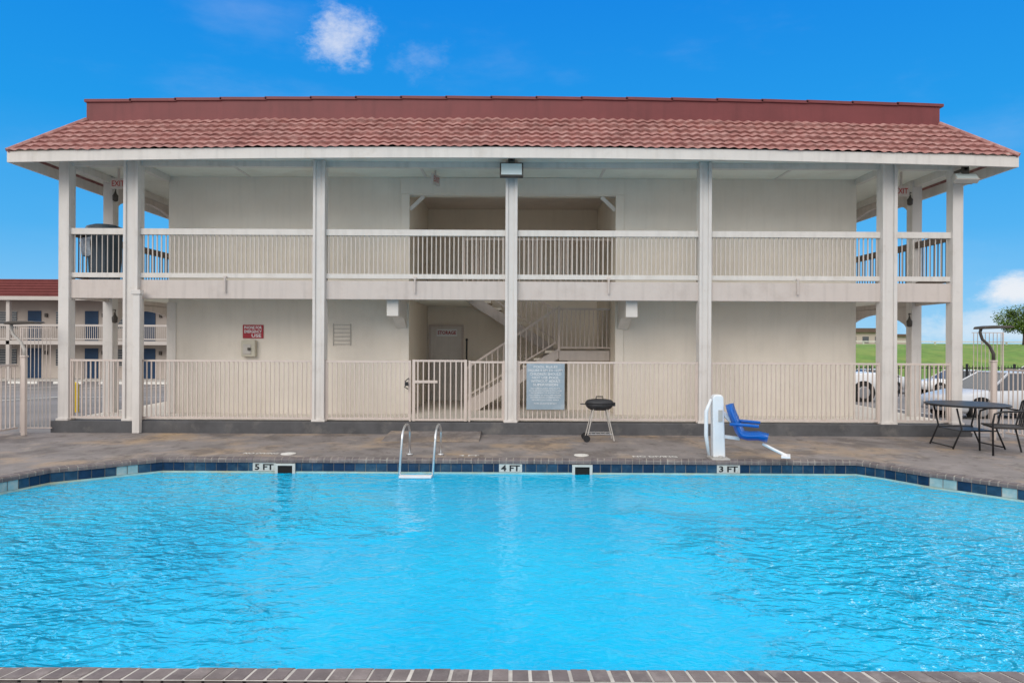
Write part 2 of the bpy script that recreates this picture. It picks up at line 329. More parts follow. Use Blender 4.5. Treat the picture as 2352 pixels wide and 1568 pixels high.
text('NO DIVING',-4.02,-3.5,10.20,10.32,0.004,'whitepaint',dm,flat=True,bold=0.03)
text('4 FT',-0.78,-0.48,10.10,10.2,0.004,'whitepaint',dm,flat=True,bold=0.03)
text('NO DIVING',1.8,2.46,10.08,10.20,0.004,'whitepaint',dm,flat=True,bold=0.03)
r=MB(); r.prism([(11.5,0.003),(12.1,0.055),(12.455,0.06),(12.455,0.003)],'x',-2.2,-0.55)
r.build('ramp','deck',kind='structure')
# ------------------------------------------------------------ main building
B=root('motel_building',(0,12.6,0.0),'two storey cream motel wing with red tiled mansard roof and balcony','building')
YB=24.0
FL2=2.805; CE=5.0
mb=MB(); mb.box(-8.42,8.42,12.46,YB+1.5,-1.25,0.215); mb.build('plinth','plinth',B,bevel=0.012)
mb=MB(); mb.box(-8.3,8.3,12.75,YB+1.4,0.2155,0.222); mb.build('walkway','stucco',B)
WX=6.95; OX=2.12; WY=13.8
mb=MB()
mb.box(-WX,-OX,WY,YB,0.223,CE-0.002); mb.box(OX,WX,WY,YB,0.223,CE-0.002)
mb.box(-OX+0.001,OX-0.001,WY,WY+0.18,4.64,CE-0.003)
mb.build('wall','stucco',B)
mb=MB(); mb.box(-OX+0.002,OX-0.002,17.0,YB-0.01,0.223,CE-0.003); mb.build('breezeway_wall','stucco_dark',B)
for s in (-1,1):
    a,b=sorted((s*OX,s*(OX-0.012)))
    mb=MB(); mb.box(a,b,WY+0.19,16.99,0.23,CE-0.02); mb.build('breezeway_side_wall','stucco_dark',B)
mb=MB()
for s in (-1,1):
    a,b=sorted((s*(OX-0.04),s*(OX+0.13)))
    mb.box(a,b,WY-0.03,WY-0.001,FL2,4.66); mb.box(a,b,WY-0.03,WY-0.001,0.225,2.45)
mb.box(-OX-0.14,OX+0.14,WY-0.035,WY-0.001,4.662,4.995)
mb.build('opening_trim','stucco',B,bevel=0.005)
for s in (-1,1):
    mb=MB(); mb.beam((s*2.08,WY+0.05,4.36),(s*1.80,WY+0.05,4.63),0.06,0.07); mb.build('opening_brace','trim',B)
mb=MB(); mb.box(-WX-0.02,-WX+0.16,WY-0.02,WY-0.001,0.225,2.45); mb.build('corner_trim','trim',B)
mb=MB()
SB=2.56
mb.box(-8.2,8.2,12.66,WY-0.001,SB,FL2); mb.box(-8.2,-WX-0.001,WY,YB+1.2,SB,FL2); mb.box(WX+0.001,8.2,WY,YB+1.2,SB,FL2)
mb.box(-OX+0.02,OX-0.02,WY,14.5,SB,FL2); mb.box(-OX+0.02,-1.0,14.501,16.99,SB,FL2)
mb.build('balcony_slab','soffit',B)
mb=MB(); mb.box(-8.25,8.25,12.56,12.655,2.46,FL2-0.004); mb.box(-8.25,-8.16,12.656,YB+1.2,2.46,FL2-0.004); mb.box(8.16,8.25,12.656,YB+1.2,2.46,FL2-0.004)
mb.build('balcony_beam','beam',B,bevel=0.006)
for s in (-1,1):
    mb=MB(); a,b=sorted((s*2.12,s*2.34)); mb.prism([(12.72,2.16),(12.72,SB-0.002),(WY-0.035,SB-0.002),(WY-0.035,1.95),(13.35,2.16)],'x',a,b); mb.build('corbel','trim',B,bevel=0.01)
mb=MB(); mb.box(-8.72,8.72,11.96,YB+2,CE,CE+0.04); mb.build('soffit','soffit',B)
for x in (-5.3,-1.75,1.75,5.3):
    mb=MB(); mb.box(x-0.025,x+0.025,12.69,WY-0.04,CE-0.014,CE-0.001); mb.build('ceiling_batten','trim',B)
mb=MB(); mb.box(-OX+0.02,OX-0.02,WY+0.19,16.99,CE-0.02,CE-0.002); mb.build('breezeway_ceiling','ceil',B)
mb=MB(); mb.box(-8.22,8.22,12.58,12.68,CE-0.1,CE-0.002)
for s in (-1,1):
    a,b=sorted((s*8.22,s*8.12)); mb.box(a,b,12.685,YB+1.2,CE-0.14,CE-0.002)
    mb.box(min(s*6.9,s*7.0),max(s*6.9,s*7.0),12.69,WY-0.04,CE-0.12,CE-0.003)
mb.build('eave_beam','trim',B)
def sag(x): return -0.12*(x/8.8)**2
EX=8.82; EY=11.9
mb=MB(); nseg=40
for i in range(nseg):
    x0=-EX+2*EX*i/nseg;x1=-EX+2*EX*(i+1)/nseg
    vs=[]
    for x in (x0,x1):
        for y,z in ((EY,4.9),(EY+0.05,4.9),(EY+0.05,5.085),(EY,5.085)): vs.append((x,y,z+sag(x)))
    mb.add(vs,[(0,4,5,1),(1,5,6,2),(2,6,7,3),(3,7,4,0)])
for s in (-1,1):
    a,b=sorted((s*EX,s*(EX-0.05))); mb.box(a,b,EY+0.052,YB+2.4,4.9+sag(EX),5.085+sag(EX))
mb.build('fascia','trim',B)
RA=0.86;RR=0.80;NC=7;PER=0.18
def slope(P0,u,nrm,L_,sagf,m):
    rows=[]
    for k in range(NC):
        rows.append((k/NC,0.046)); rows.append(((k+1)/NC,0.004))
    ns=int(L_/(PER/8)); vs=[]
    nv=(nrm*(-1)*RR+Vector((0,0,1))*RA).normalized()
    for ri,(t,off) in enumerate(rows):
        c=ri//2
        for i in range(ns+1):
            s=RA*t+(L_-2*RA*t)*i/ns
            ph=(s/PER)%1.0
            wv=0.020*(math.sin(math.pi*min(1,ph/0.7)) if ph<0.7 else -0.3*math.sin(math.pi*(ph-0.7)/0.3))
            p=P0+u*s+nrm*(RA*t)+Vector((0,0,RR*t))+nv*(off+wv)
            p.z+=sagf(p.x)+0.006*math.sin(s*3.1+c*2.3)+0.004*math.sin(s*7.7+c*4.1)
            vs.append(p)
    fs=[]
    for r_ in range(len(rows)-1):
        for i in range(ns): a=r_*(ns+1)+i; fs.append((a,a+1,a+ns+2,a+ns+1))
    m.add(vs,fs)
mb=MB()
Z0=5.06
slope(Vector((-EX,EY,Z0)),Vector((1,0,0)),Vector((0,1,0)),2*EX,sag,mb)
DL=YB+2.4-EY
slope(Vector((-EX,EY+DL,Z0)),Vector((0,-1,0)),Vector((1,0,0)),DL,sag,mb)
slope(Vector((EX,EY,Z0)),Vector((0,1,0)),Vector((-1,0,0)),DL,sag,mb)
slope(Vector((EX,EY+DL,Z0)),Vector((-1,0,0)),Vector((0,-1,0)),2*EX,sag,mb)
roof=mb.build('roof','roof',B,recalc=False)
for s in (-1,1):
    mb=MB(); mb.tube([(s*(EX-RA*t),EY+RA*t,Z0+RR*t+0.035+sag(EX-RA*t)) for t in (0,0.25,0.5,0.75,1.0)],0.05,8); mb.build('hip_cap','roof',roof)
PX=EX-RA; PY=EY+RA
mb=MB(); N_=32
for i in range(N_):
    x0=-PX+2*PX*i/N_;x1=-PX+2*PX*(i+1)/N_
    vs=[]
    for x in (x0,x1):
        for y,z in ((PY-0.02,5.84),(PY+0.05,5.84),(PY+0.05,6.235),(PY-0.02,6.235)): vs.append((x,y,z+sag(x)))
    mb.add(vs,[(0,4,5,1),(1,5,6,2),(2,6,7,3),(3,7,4,0)]+([(0,1,2,3)] if i==0 else [])+([(7,6,5,4)] if i==N_-1 else []))
for s in (-1,1):
    a,b=sorted((s*PX,s*(PX-0.05))); mb.box(a,b,PY+0.055,YB+1.5,5.8+sag(PX),6.235+sag(PX))
mb.box(-PX,PX,YB+1.45,YB+1.54,5.7,6.23+sag(PX))
mb.build('parapet','parapet',roof,recalc=False)
mb=MB(); K=19
for i in range(K):
    x0=-PX-0.03+(2*PX+0.06)*i/K; x1=-PX-0.03+(2*PX+0.06)*(i+1)/K+0.03
    z0=6.236+sag(x0)+0.012; z1=6.236+sag(x1)
    vs=[]
    for x,z in ((x0,z0),(x1,z1)):
        for y,dz in ((PY-0.05,-0.03),(PY+0.1,-0.03),(PY+0.1,0.022),(PY-0.05,0.022)): vs.append((x,y,z+dz))
    mb.add(vs,[(0,1,2,3),(7,6,5,4),(0,4,5,1),(1,5,6,2),(2,6,7,3),(3,7,4,0)])
mb.build('parapet_cap','parapet',roof)
mb=MB(); mb.box(-PX,PX,PY+0.06,YB+1.44,5.60,5.66); mb.build('flat_roof','plinth',roof)
CX=[(-8.22,0.19),(-6.98,0.27),(-3.54,0.22),(-0.02,0.22),(3.53,0.22),(6.90,0.27),(8.16,0.19)]
for x,wd in CX:
    mb=MB(); mb.box(x-wd/2,x+wd/2,12.50,12.50+0.2,0.217,CE-0.004)
    if wd>0.2:
        mb.box(x-wd/2,x-wd/2+0.05,12.465,12.4995,0.217,CE-0.01); mb.box(x+wd/2-0.06,x+wd/2,12.465,12.4995,0.217,CE-0.01)
    mb.box(x-wd/2-0.015,x+wd/2+0.015,12.462,12.72,0.2165,0.26)
    mb.build('column','column',B,bevel=0.006)
for s in (-1,1):
    for y in (13.92,16.85,19.8,22.7,25.1):
        x=s*8.19; mb=MB(); mb.box(x-0.1,x+0.1,y-0.1,y+0.1,0.217,CE-0.005); mb.build('column','column',B,bevel=0.006)
    for ztop,zs in ((CE-0.145,CE-0.62),(2.455,1.95)):
        for y0,y1 in ((14.03,16.74),(16.96,19.69)):
            poly=[(y0,zs)]
            for k in range(1,16):
                t=k/16; poly.append((y0+(y1-y0)*t, zs+(ztop-0.12-zs)*math.sin(math.pi*t)**0.6))
            poly+=[(y1,zs)]
            mb=MB(); x=s*8.19
            for k in range(len(poly)-1):
                (ya,za),(yb,zb)=poly[k],poly[k+1]
                mb.add([(x-0.04,ya,za),(x+0.04,ya,za),(x+0.04,yb,zb),(x-0.04,yb,zb),(x-0.04,ya,ztop),(x+0.04,ya,ztop),(x+0.04,yb,ztop),(x-0.04,yb,ztop)],[(0,1,2,3),(0,3,7,4),(1,5,6,2)])
            mb.build('arch_valance','beam',B)
def railing(x0,x1,y,par):
    r=MB()
    r.box(x0,x1,y-0.045,y+0.045,3.635,3.745); r.box(x0,x1,y-0.03,y+0.03,2.845,2.93)
    sp=0.082 if x1-x0>2 else 0.1
    k=round((x1-x0)/sp); hw=0.0095 if x1-x0>2 else 0.006
    for i in range(k):
        x=x0+(x1-x0)*(i+0.5)/k+random.uniform(-.003,.003); r.box(x-hw,x+hw,y-hw,y+hw,2.9301,3.6349,1)
    return r.build('railing',['trim','picket'],par)
for i in range(len(CX)-1):
    a=CX[i][0]+CX[i][1]/2+0.002; b=CX[i+1][0]-CX[i+1][1]/2-0.002
    railing(a,b,12.6,B)
def railing_y(x,y0,y1,par):
    r=MB(); r.box(x-0.045,x+0.045,y0,y1,3.62,3.745); r.box(x-0.03,x+0.03,y0,y1,2.845,2.94)
    k=round((y1-y0)/0.12)
    for i in range(k):
        y=y0+(y1-y0)*(i+0.5)/k; r.box(x-0.008,x+0.008,y-0.008,y+0.008,2.9401,3.6199)
    return r.build('railing','siderail_shade',par)
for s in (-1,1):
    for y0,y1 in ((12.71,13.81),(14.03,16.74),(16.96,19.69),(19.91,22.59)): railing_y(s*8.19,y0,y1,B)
for cx in (515,952,1398,1833):
    x=(cx-1176)/125.4; mb=MB(); mb.tube([(x,12.52,2.86),(x,12.52,2.58)],0.018,8); mb.box(x-0.025,x+0.025,12.5,12.5595,2.83,2.87); mb.build('drain_spout','beam',B)
mb=MB(); x=(311-1176)/127; mb.box(x-0.065,x+0.065,12.36,12.46,0.005,2.52); mb.box(x-0.085,x+0.085,12.34,12.461,2.5205,2.6); mb.build('downspout','column',B,bevel=0.008)
# stairs
st=root('staircase',(0,15.6,0.22),'painted exterior staircase with landing and baluster rail inside the breezeway','staircase')
mb=MB(); NS=8
for i in range(NS):
    x0=-0.97+1.92*i/NS; z=0.223+1.285*(i+1)/NS; mb.box(x0,x0+0.29,14.66,15.6,z-0.05,z)
    x0=0.95-1.92*i/NS; z=1.508+1.29*(i+1)/NS
    if i<NS-1: mb.box(x0-0.29,x0,15.8,16.75,z-0.05,z)
mb.build('tread','stucco_dark',st)
for y in (14.62,15.62):
    mb=MB(); mb.prism([(-0.97,0.224),(-0.72,0.224),(1.0,1.34),(1.0,1.56),(-0.97,0.42)],'y',y,y+0.04); mb.build('stringer','beam',st)
for y in (15.76,16.76):
    mb=MB(); mb.prism([(0.95,1.36),(0.95,1.62),(-1.0,2.84),(-1.0,2.58)],'y',y,y+0.04); mb.build('stringer','beam',st)
mb=MB(); mb.box(1.01,OX-0.03,14.62,16.9,1.30,1.508); mb.build('landing','beam',st)
mb=MB(); mb.box(1.2,OX-0.03,14.75,14.85,0.225,1.297); mb.build('landing_wall','stucco',st)
mb=MB()
mb.beam((-0.97,14.64,1.12),(0.97,14.64,2.42),0.045,0.045); mb.beam((-0.97,14.64,0.52),(0.97,14.64,1.70),0.03,0.03)
for i in range(16):
    t=(i+0.5)/16; x=-0.97+1.94*t; mb.box(x-0.011,x+0.011,14.63,14.65,0.52+1.18*t,1.12+1.3*t)
mb.box(0.98,1.03,14.6,14.65,1.51,2.46); mb.box(-1.0,-0.95,14.6,14.65,0.224,1.15)
mb.box(1.03,OX-0.02,14.62,14.66,2.38,2.42); mb.box(1.03,OX-0.02,14.62,14.66,1.56,1.59)
for i in range(11):
    x=1.08+0.095*i; mb.box(x-0.011,x+0.011,14.63,14.65,1.59,2.38)
mb.build('handrail','fence',st)
mb=MB()
mb.beam((1.0,15.78,2.42),(-0.95,15.78,3.72),0.045,0.045); mb.beam((1.0,15.78,1.75),(-0.95,15.78,3.0),0.03,0.03)
for i in range(16):
    t=(i+0.5)/16; x=1.0-1.95*t; mb.box(x-0.011,x+0.011,15.77,15.79,1.75+1.25*t,2.42+1.3*t)
mb.build('handrail','fence',st)
mb=MB(); mb.box(-1.0,OX-0.03,14.46,14.5,3.84,3.885); mb.box(-1.0,OX-0.03,14.46,14.5,2.88,2.91)
for i in range(28):
    x=-0.95+0.11*i; mb.box(x-0.011,x+0.011,14.47,14.49,2.91,3.84)
mb.box(-1.04,-1.0,14.45,14.5,2.806,3.9)
mb.build('stairwell_rail','fence',st)
sd=MB(); y=16.995
x0=(990-1176)/92.2;x1=(1060-1176)/92.2
sd.box(x0,x1,y-0.03,y,0.225,2.06,0); sd.build('storage_door','trim',B)
sd=MB(); sd.box(x0-0.05,x0-0.003,y-0.045,y,0.225,2.11); sd.box(x1+0.003,x1+0.05,y-0.045,y,0.225,2.11); sd.box(x0-0.003,x1+0.003,y-0.045,y,2.063,2.11); sd.build('door_frame','beam',B)
sg=MB(); a=(1003-1176)/92.4;b=(1050-1176)/92.4; sg.box(a,b,y-0.045,y-0.032,1.82,2.0); sg=sg.build('storage_sign','white',label='small white STORAGE sign fixed on the storage door',category='sign')
text('STORAGE',a+0.025,b-0.025,1.865,1.955,y-0.048,'signred',sg,bold=0.03)
mb=MB(); xx=(1074-1176)/95; mb.tube([(xx,16.2,0.23),(xx,16.2,1.72)],0.02,8); mb.lathe((xx,16.2,1.72),[(0.03,0),(0.03,0.03),(0.005,0.05)],10); mb.build('stand_pipe','black',label='thin dark vertical pipe standing in the breezeway',category='pipe')
mb=MB(); a=(765-1176)/113.7;b=(806-1176)/113.7
for i in range(6):
    z=1.62+0.078*i; mb.box(a,b,WY-0.02,WY-0.001,z,z+0.014)
mb.box(a-0.001,a+0.012,WY-0.022,WY-0.0005,1.6,2.04); mb.box(b-0.012,b+0.001,WY-0.022,WY-0.0005,1.6,2.04)
mb.build('wall_vent','greytrim',B)
a=(558-1176)/113.7;b=(605-1176)/113.7
sg=MB(); sg.box(a,b,WY-0.02,WY-0.002,1.74,2.01); sg=sg.build('emergency_sign','signred',label='red emergency phone sign with white lettering on the wall',category='sign')
text('PHONE FOR',a+0.03,b-0.03,1.925,1.985,WY-0.0235,'white',sg,bold=0.02); text('EMERGENCY',a+0.03,b-0.03,1.845,1.905,WY-0.0235,'white',sg,bold=0.02); text('USE',a+0.18,b-0.04,1.76,1.825,WY-0.0235,'white',sg,bold=0.02)
ph=root('emergency_phone',((575-1176)/113.7,WY-0.08,1.35),'beige metal emergency phone box mounted below the red sign','phone box')
px=(575-1176)/113.7
mb=MB(); mb.box(px-0.14,px+0.14,WY-0.13,WY-0.002,1.37,1.70); mb.build('housing','greybox',ph,bevel=0.015)
mb=MB(); mb.box(px-0.10,px+0.06,WY-0.145,WY-0.1315,1.42,1.62); mb.build('cover','greytrim',ph,bevel=0.005)
mb=MB(); mb.lathe((px+0.03,WY-0.16,1.5),[(0.03,0),(0.03,0.05)],12); mb.build('handle','bronze',ph)
# ------------------------------------------------------------ pool fence
F=root('pool_fence',(0,12.56,0.22),'beige painted metal bar fence between the walkway columns','fence')
def panel(x0,x1,y,z0,z1,par,name='fence_panel',sp=0.084):
    r=MB(); r.box(x0,x1,y-0.02,y+0.02,z1-0.035,z1); r.box(x0,x1,y-0.018,y+0.018,z0+0.03,z0+0.065)
    k=round((x1-x0)/sp)
    for i in range(k):
        x=x0+(x1-x0)*(i+0.5)/k+random.uniform(-.003,.003); r.box(x-0.009,x+0.009,y-0.0105,y+0.0105,z0+0.0651,z1-0.0351)
    r.box(x0,x0+0.03,y-0.022,y+0.022,z0,z1+0.01); r.box(x1-0.03,x1,y-0.022,y+0.022,z0,z1+0.01)
    return r.build(name,'fence',par)
FY=12.56
gx0=(948-1176)/125;gx1=(1073-1176)/125
for i in range(len(CX)-1):
    a=CX[i][0]+CX[i][1]/2+0.003; b=CX[i+1][0]-CX[i+1][1]/2-0.003
    if i==2:
        panel(a,gx0-0.03,FY,0.225,1.335,F); panel(gx1+0.03,b,FY,0.225,1.335,F)
    else: panel(a,b,FY,0.225,1.335,F)
g=MB(); g.box(gx0,gx0+0.05,FY-0.045,FY-0.005,0.235,1.36); g.box(gx1-0.05,gx1,FY-0.045,FY-0.005,0.235,1.36); g.box(gx0+0.05,gx1-0.05,FY-0.04,FY-0.01,1.32,1.355); g.box(gx0+0.05,gx1-0.05,FY-0.04,FY-0.01,0.24,0.275)
g.box(gx0+0.05,gx0+0.46,FY-0.052,FY-0.041,0.93,0.98)
for i in range(9):
    x=gx0+0.05+(gx1-gx0-0.1)*(i+0.5)/9; g.box(x-0.011,x+0.011,FY-0.036,FY-0.014,0.2751,1.3199)
gate=g.build('gate','fence',F)
g=MB(); xl=(934-1176)/125.6
g.tube([(xl+0.04,FY-0.05,1.02),(xl-0.03,FY-0.06,0.96),(xl+0.02,FY-0.06,0.90),(xl-0.04,FY-0.06,0.86),(xl+0.03,FY-0.06,0.82)],0.012,6); g.box(xl-0.03,xl+0.03,FY-0.075,FY-0.045,0.88,0.95); g.build('lock_chain','black',gate)
def fence_y(x,y0,y1,z1,name,label,sp=0.11):
    r=MB(); r.box(x-0.018,x+0.018,y0,y1,z1-0.035,z1); r.box(x-0.018,x+0.018,y0,y1,0.08,0.115)
    k=round((y1-y0)/sp)
    for i in range(k):
        y=y0+(y1-y0)*(i+0.5)/k; r.box(x-0.008,x+0.008,y-0.008,y+0.008,0.1151,z1-0.0351)
    for i in range(int((y1-y0)/2.4)+1):
        y=min(y0+2.4*i,y1-0.03); r.box(x-0.025,x+0.025,y-0.025,y+0.025,0.001,z1+0.03)
    return r.build(name,'fence',label=label,category='fence',group='fences around the pool deck')
for s in (-1,1):
    fence_y(s*8.95,-5,12.35,1.25,'side_fence','beige metal bar fence along the side of the pool deck')
    r=MB(); a,b=sorted((s*8.36,s*8.93))
    r.box(a,b,12.409,12.421,1.895,1.907); r.box(a,b,12.405,12.425,0.08,0.10)
    k=8
    for i in range(k):
        x=a+(b-a)*(i+0.5)/k; r.box(x-0.0045,x+0.0045,12.411,12.419,0.1001,1.8949)
    r.box(b-0.008 if s>0 else a-0.008,b+0.008 if s>0 else a+0.008,12.405,12.425,0.001,1.91)
    r.build('tall_fence_panel','fence',label='tall thin bar fence panel beside the corner column',category='fence',group='fences around the pool deck')
for s,cx in ((-1,57),(1,2281)):
    X=(cx-1176)/130; Y=12.05
    lp=root('lamp_post',(X,Y,0.0),'short post lamp with curved arm and flat head by the fence','lamp post','post lamps at the pool fence')
    mb=MB(); mb.box(X-0.035,X+0.035,Y-0.035,Y+0.035,0.0,1.38); mb.box(X-0.05,X+0.05,Y-0.05,Y+0.05,1.381,1.41); mb.build('post','fence' ,lp,bevel=0.008)
    mb=MB(); mb.tube([(X,Y,1.4),(X,Y,1.52),(X-0.07,Y,1.66),(X-0.20,Y,1.78),(X-0.24,Y,1.9),(X-0.22,Y,1.97)],[0.03,0.03,0.025,0.025,0.025,0.025],8); mb.build('arm','greytrim' if s<0 else 'bronze',lp,smooth=True)
    mb=MB(); mb.prism([(X-0.27,1.955),(X-0.25,2.00),(X-0.1,2.02),(X+0.24,2.015),(X+0.28,1.99),(X+0.2,1.975)],'y',Y-0.15,Y+0.15); mb.build('lamp_head','bronze',lp,bevel=0.012)
# ------------------------------------------------------------ small fittings
def flood(X,Y,Z,w_,h_,tilt,label,yaw=0,hm='bronze'):
    R=root('floodlight',(X,Y,Z),label,'floodlight','floodlights under the eave')
    T=Matrix.Translation((X,Y,Z))@Matrix.Rotation(yaw,4,'Z')@Matrix.Rotation(tilt,4,'X')
    mb=MB(T); mb.box(-w_/2,w_/2,0,0.10,-h_/2,h_/2); mb.box(-w_/2+0.05,w_/2-0.05,0.1005,0.15,-h_/2+0.04,h_/2-0.04); mb.build('housing',hm,R,bevel=0.01)
    mb=MB(T); mb.box(-w_/2+0.025,w_/2-0.025,-0.008,-0.001,-h_/2+0.025,h_/2-0.025); mb.build('lens','lens',R)
    mb=MB(); mb.box(X-0.06,X+0.06,Y+0.02,Y+0.06,Z+h_/2-0.04,Z+h_/2+0.09); mb.box(X-0.03,X+0.03,Y+0.02,12.46,Z+h_/2+0.03,Z+h_/2+0.07); mb.build('bracket','bronze',R)
flood((1173-1176)/127.5,12.22,4.78,0.42,0.26,math.radians(-12),'square floodlight with pale lens above the middle column')
flood((2218-1176)/129,12.15,4.68,0.42,0.17,math.radians(-40),'grey floodlight tilted down at the roof corner',hm='greytrim')
for s in (-1,1):
    for z in (4.5,2.05):
        X=s*8.02; Y=13.78
        L_=root('wall_lantern',(X,Y,z),'small dark jar lantern fixed to the gallery column','lantern','dark lanterns on the gallery columns')
        mb=MB(); mb.lathe((X,Y,z),[(0.02,-0.02),(0.05,0.0),(0.055,0.10),(0.025,0.14),(0.015,0.19)],12); mb.build('shade','bronze',L_,smooth=True)
        mb=MB(); mb.tube([(X,Y,z+0.18),(X,Y+0.02,z+0.25),(X+s*0.06,Y+0.07,z+0.25)],0.012,6); mb.build('arm','bronze',L_)
def exit_sign(X,Y,Z,yaw,label):
    T=Matrix.Translation((X,Y,Z))@Matrix.Rotation(yaw,4,'Z')
    mb=MB(T); mb.box(-0.15,0.15,-0.025,0.025,0,0.19); mb.box(-0.02,0.02,-0.01,0.01,0.19,CE-Z-0.002)
    e=mb.build('exit_sign','beam',label=label,category='exit sign',group='exit signs under the ceiling')
    text('EXIT',-0.12,0.12,0.045,0.15,-0.0275,'redl',e,T=T)
exit_sign((273-1176)/119,13.15,4.60,0.0,'pale EXIT sign with red letters hanging under the gallery ceiling')
exit_sign((2066-1176)/119,13.15,4.53,0.0,'pale EXIT sign with red letters hanging under the gallery ceiling')
exit_sign((995-1176)/121,13.2,4.72,math.radians(70),'EXIT sign hanging edge on before the breezeway')
tc=root('trash_can',(-7.82,13.1,FL2),'blue grey ribbed trash can with clear bag on upper walkway','trash can')
mb=MB(); mb.lathe((-7.82,13.1,FL2+0.001),[(0.25,0),(0.26,0.02),(0.30,0.90)],48,flute=0.05); mb.lathe((-7.82,13.1,FL2+0.9015),[(0.31,0),(0.335,0.02),(0.335,0.08),(0.31,0.14),(0.2,0.18)],32); mb.build('can','trash',tc)
mb=MB()
nn_=26; prof=[(0.35,0.82),(0.40,0.70),(0.37,0.55),(0.33,0.48)]
vs=[]
for r_,z in prof:
    for k in range(nn_):
        t=2*math.pi*k/nn_; rr=r_+random.uniform(-0.025,0.03); vs.append((-7.88+rr*math.cos(t)*0.95,13.1+rr*math.sin(t)*0.8,FL2+z+random.uniform(-0.02,0.02)))
fs=[(i*nn_+k,i*nn_+(k+1)%nn_,(i+1)*nn_+(k+1)%nn_,(i+1)*nn_+k) for i in range(3) for k in range(12,nn_-7)]
mb.add(vs,fs); mb.build('trash_bag','bag',tc,smooth=True,recalc=False)
a=(1210-1176)/126.2;b=(1298-1176)/126.2
sg=MB(); sg.box(a,b,FY-0.05,FY-0.03,0.455,1.30); sg=sg.build('pool_rules_sign','signblue',label='grey blue pool rules sign board hung on the fence',category='sign',bevel=0.003)
lines=[('POOL RULES',.13,.042,.04),('HOURS 8 AM TO 10 PM',.04,.042,.105),('CHILDREN SHOULD',.06,.045,.17),('NOT USE POOL',.10,.045,.235),('WITHOUT ADULT',.08,.045,.30),('SUPERVISION',.12,.045,.365),
('NO LIFEGUARD ON DUTY',.08,.024,.445),('NO GLASS CONTAINERS IN POOL AREA',.05,.024,.485),('NO RUNNING OR ROUGH PLAY',.08,.024,.525),('NO DIVING IN SHALLOW WATER',.06,.024,.57),('SHOWER BEFORE ENTERING POOL',.07,.024,.61),('NO PETS IN POOL AREA',.1,.024,.655),('FOR GUESTS ONLY',.14,.024,.72)]
for s,ins,hh,yy in lines: text(s,a+ins,b-ins,1.30-yy-hh,1.30-yy,FY-0.0525,'signwhite',sg,bold=0.01)
# ------------------------------------------------------------ ladder
ld=root('pool_ladder',(-1.32,9.75,0),'stainless steel pool ladder hooked over the tiled edge','pool ladder')
for x in (-1.53,-1.065):
    pts=[(x+0.01,10.2,0.0)]
    for k in range(0,13):
        t=math.pi*k/12; pts.append((x+0.01-0.01*k/12,9.87+0.33*math.cos(t),0.33+0.16*math.sin(t)))
    pts+=[(x-0.02,9.53,0.05),(x-0.05,9.51,-0.6)]
    mb=MB(); mb.tube(pts,0.0165,10); mb.lathe((x+0.01,10.2,0.002),[(0.05,0),(0.045,0.02),(0.02,0.025)],14); mb.build('rail','steel',ld,smooth=True)
for z in (-0.165,-0.45):
    mb=MB(); mb.box(-1.555,-1.105,9.42,9.55,z-0.03,z); mb.build('step','steel' if z<-0.2 else 'white',ld,bevel=0.006)
PLX=3.03;PLY=9.98
pl_=root('pool_lift',(PLX,PLY,0),'white pool lift with blue plastic seat at the pool edge','pool lift')
mb=MB(); mb.prism([(PLX-0.10,0.03),(PLX+0.08,0.03),(PLX+0.05,0.90),(PLX+0.02,0.94),(PLX-0.08,0.94),(PLX-0.11,0.9)],'y',PLY-0.07,PLY+0.07); mb.build('mast','white',pl_,bevel=0.018)
mb=MB(); mb.box(PLX-0.14,PLX+0.12,PLY-0.16,PLY+0.12,0.001,0.03); mb.lathe((PLX,PLY-0.1,0.03),[(0.03,0),(0.03,0.03)],10); mb.build('base_plate','greytrim',pl_,bevel=0.006)
mb=MB(); mb.tube([(PLX-0.13,PLY-0.05,0.88),(PLX-0.20,PLY-0.05,0.70),(PLX-0.20,PLY-0.05,0.35),(PLX-0.16,PLY-0.05,0.06)],[0.018,0.03,0.03,0.022],8); mb.build('actuator','white',pl_,smooth=True)
mb=MB(); mb.box(PLX-0.03,PLX+0.03,PLY-0.078,PLY-0.071,0.55,0.72); mb.build('control_label','greytrim',pl_)
mb=MB(); mb.beam((PLX+0.06,PLY,0.68),(PLX+0.18,PLY,0.55),0.06,0.06); mb.build('arm','white',pl_,bevel=0.006)
mb=MB(); mb.beam((PLX+0.06,PLY,0.33),(PLX+0.3,PLY,0.30),0.05,0.05); mb.build('arm','white',pl_,bevel=0.006)
def shell(prof,th,T=None):
    mb=MB(T); nw=8; vs=[]
    for side in (0,1):
        for i,(u,v,hw) in enumerate(prof):
            a_=prof[max(i-1,0)];b_=prof[min(i+1,len(prof)-1)]
            d=Vector((b_[0]-a_[0],b_[1]-a_[1])).normalized(); nn2=Vector((-d.y,d.x))
            for k in range(nw+1):
                s_=-1+2*k/nw; cup=0.075*s_*s_
                off=(cup+(th if side else 0))
                vs.append((u+nn2.x*off,hw*s_,v+nn2.y*off))
    n1=len(prof)*(nw+1); fs=[]
    for i in range(len(prof)-1):
        for k in range(nw):
            a_=i*(nw+1)+k; fs.append((a_,a_+1,a_+nw+2,a_+nw+1)); fs.append((n1+a_,n1+a_+nw+1,n1+a_+nw+2,n1+a_+1))
    for i in range(len(prof)-1):
        a_=i*(nw+1); fs.append((a_,a_+nw+1,n1+a_+nw+1,n1+a_)); a_+=nw; fs.append((a_,n1+a_,n1+a_+nw+1,a_+nw+1))
    for k in range(nw):
        fs.append((k,n1+k,n1+k+1,k+1)); a_=(len(prof)-1)*(nw+1)+k; fs.append((a_,a_+1,n1+a_+1,n1+a_))
    mb.add(vs,fs); return mb
T=Matrix.Translation((PLX,PLY,0))@Matrix.Rotation(math.radians(-22),4,'Z')
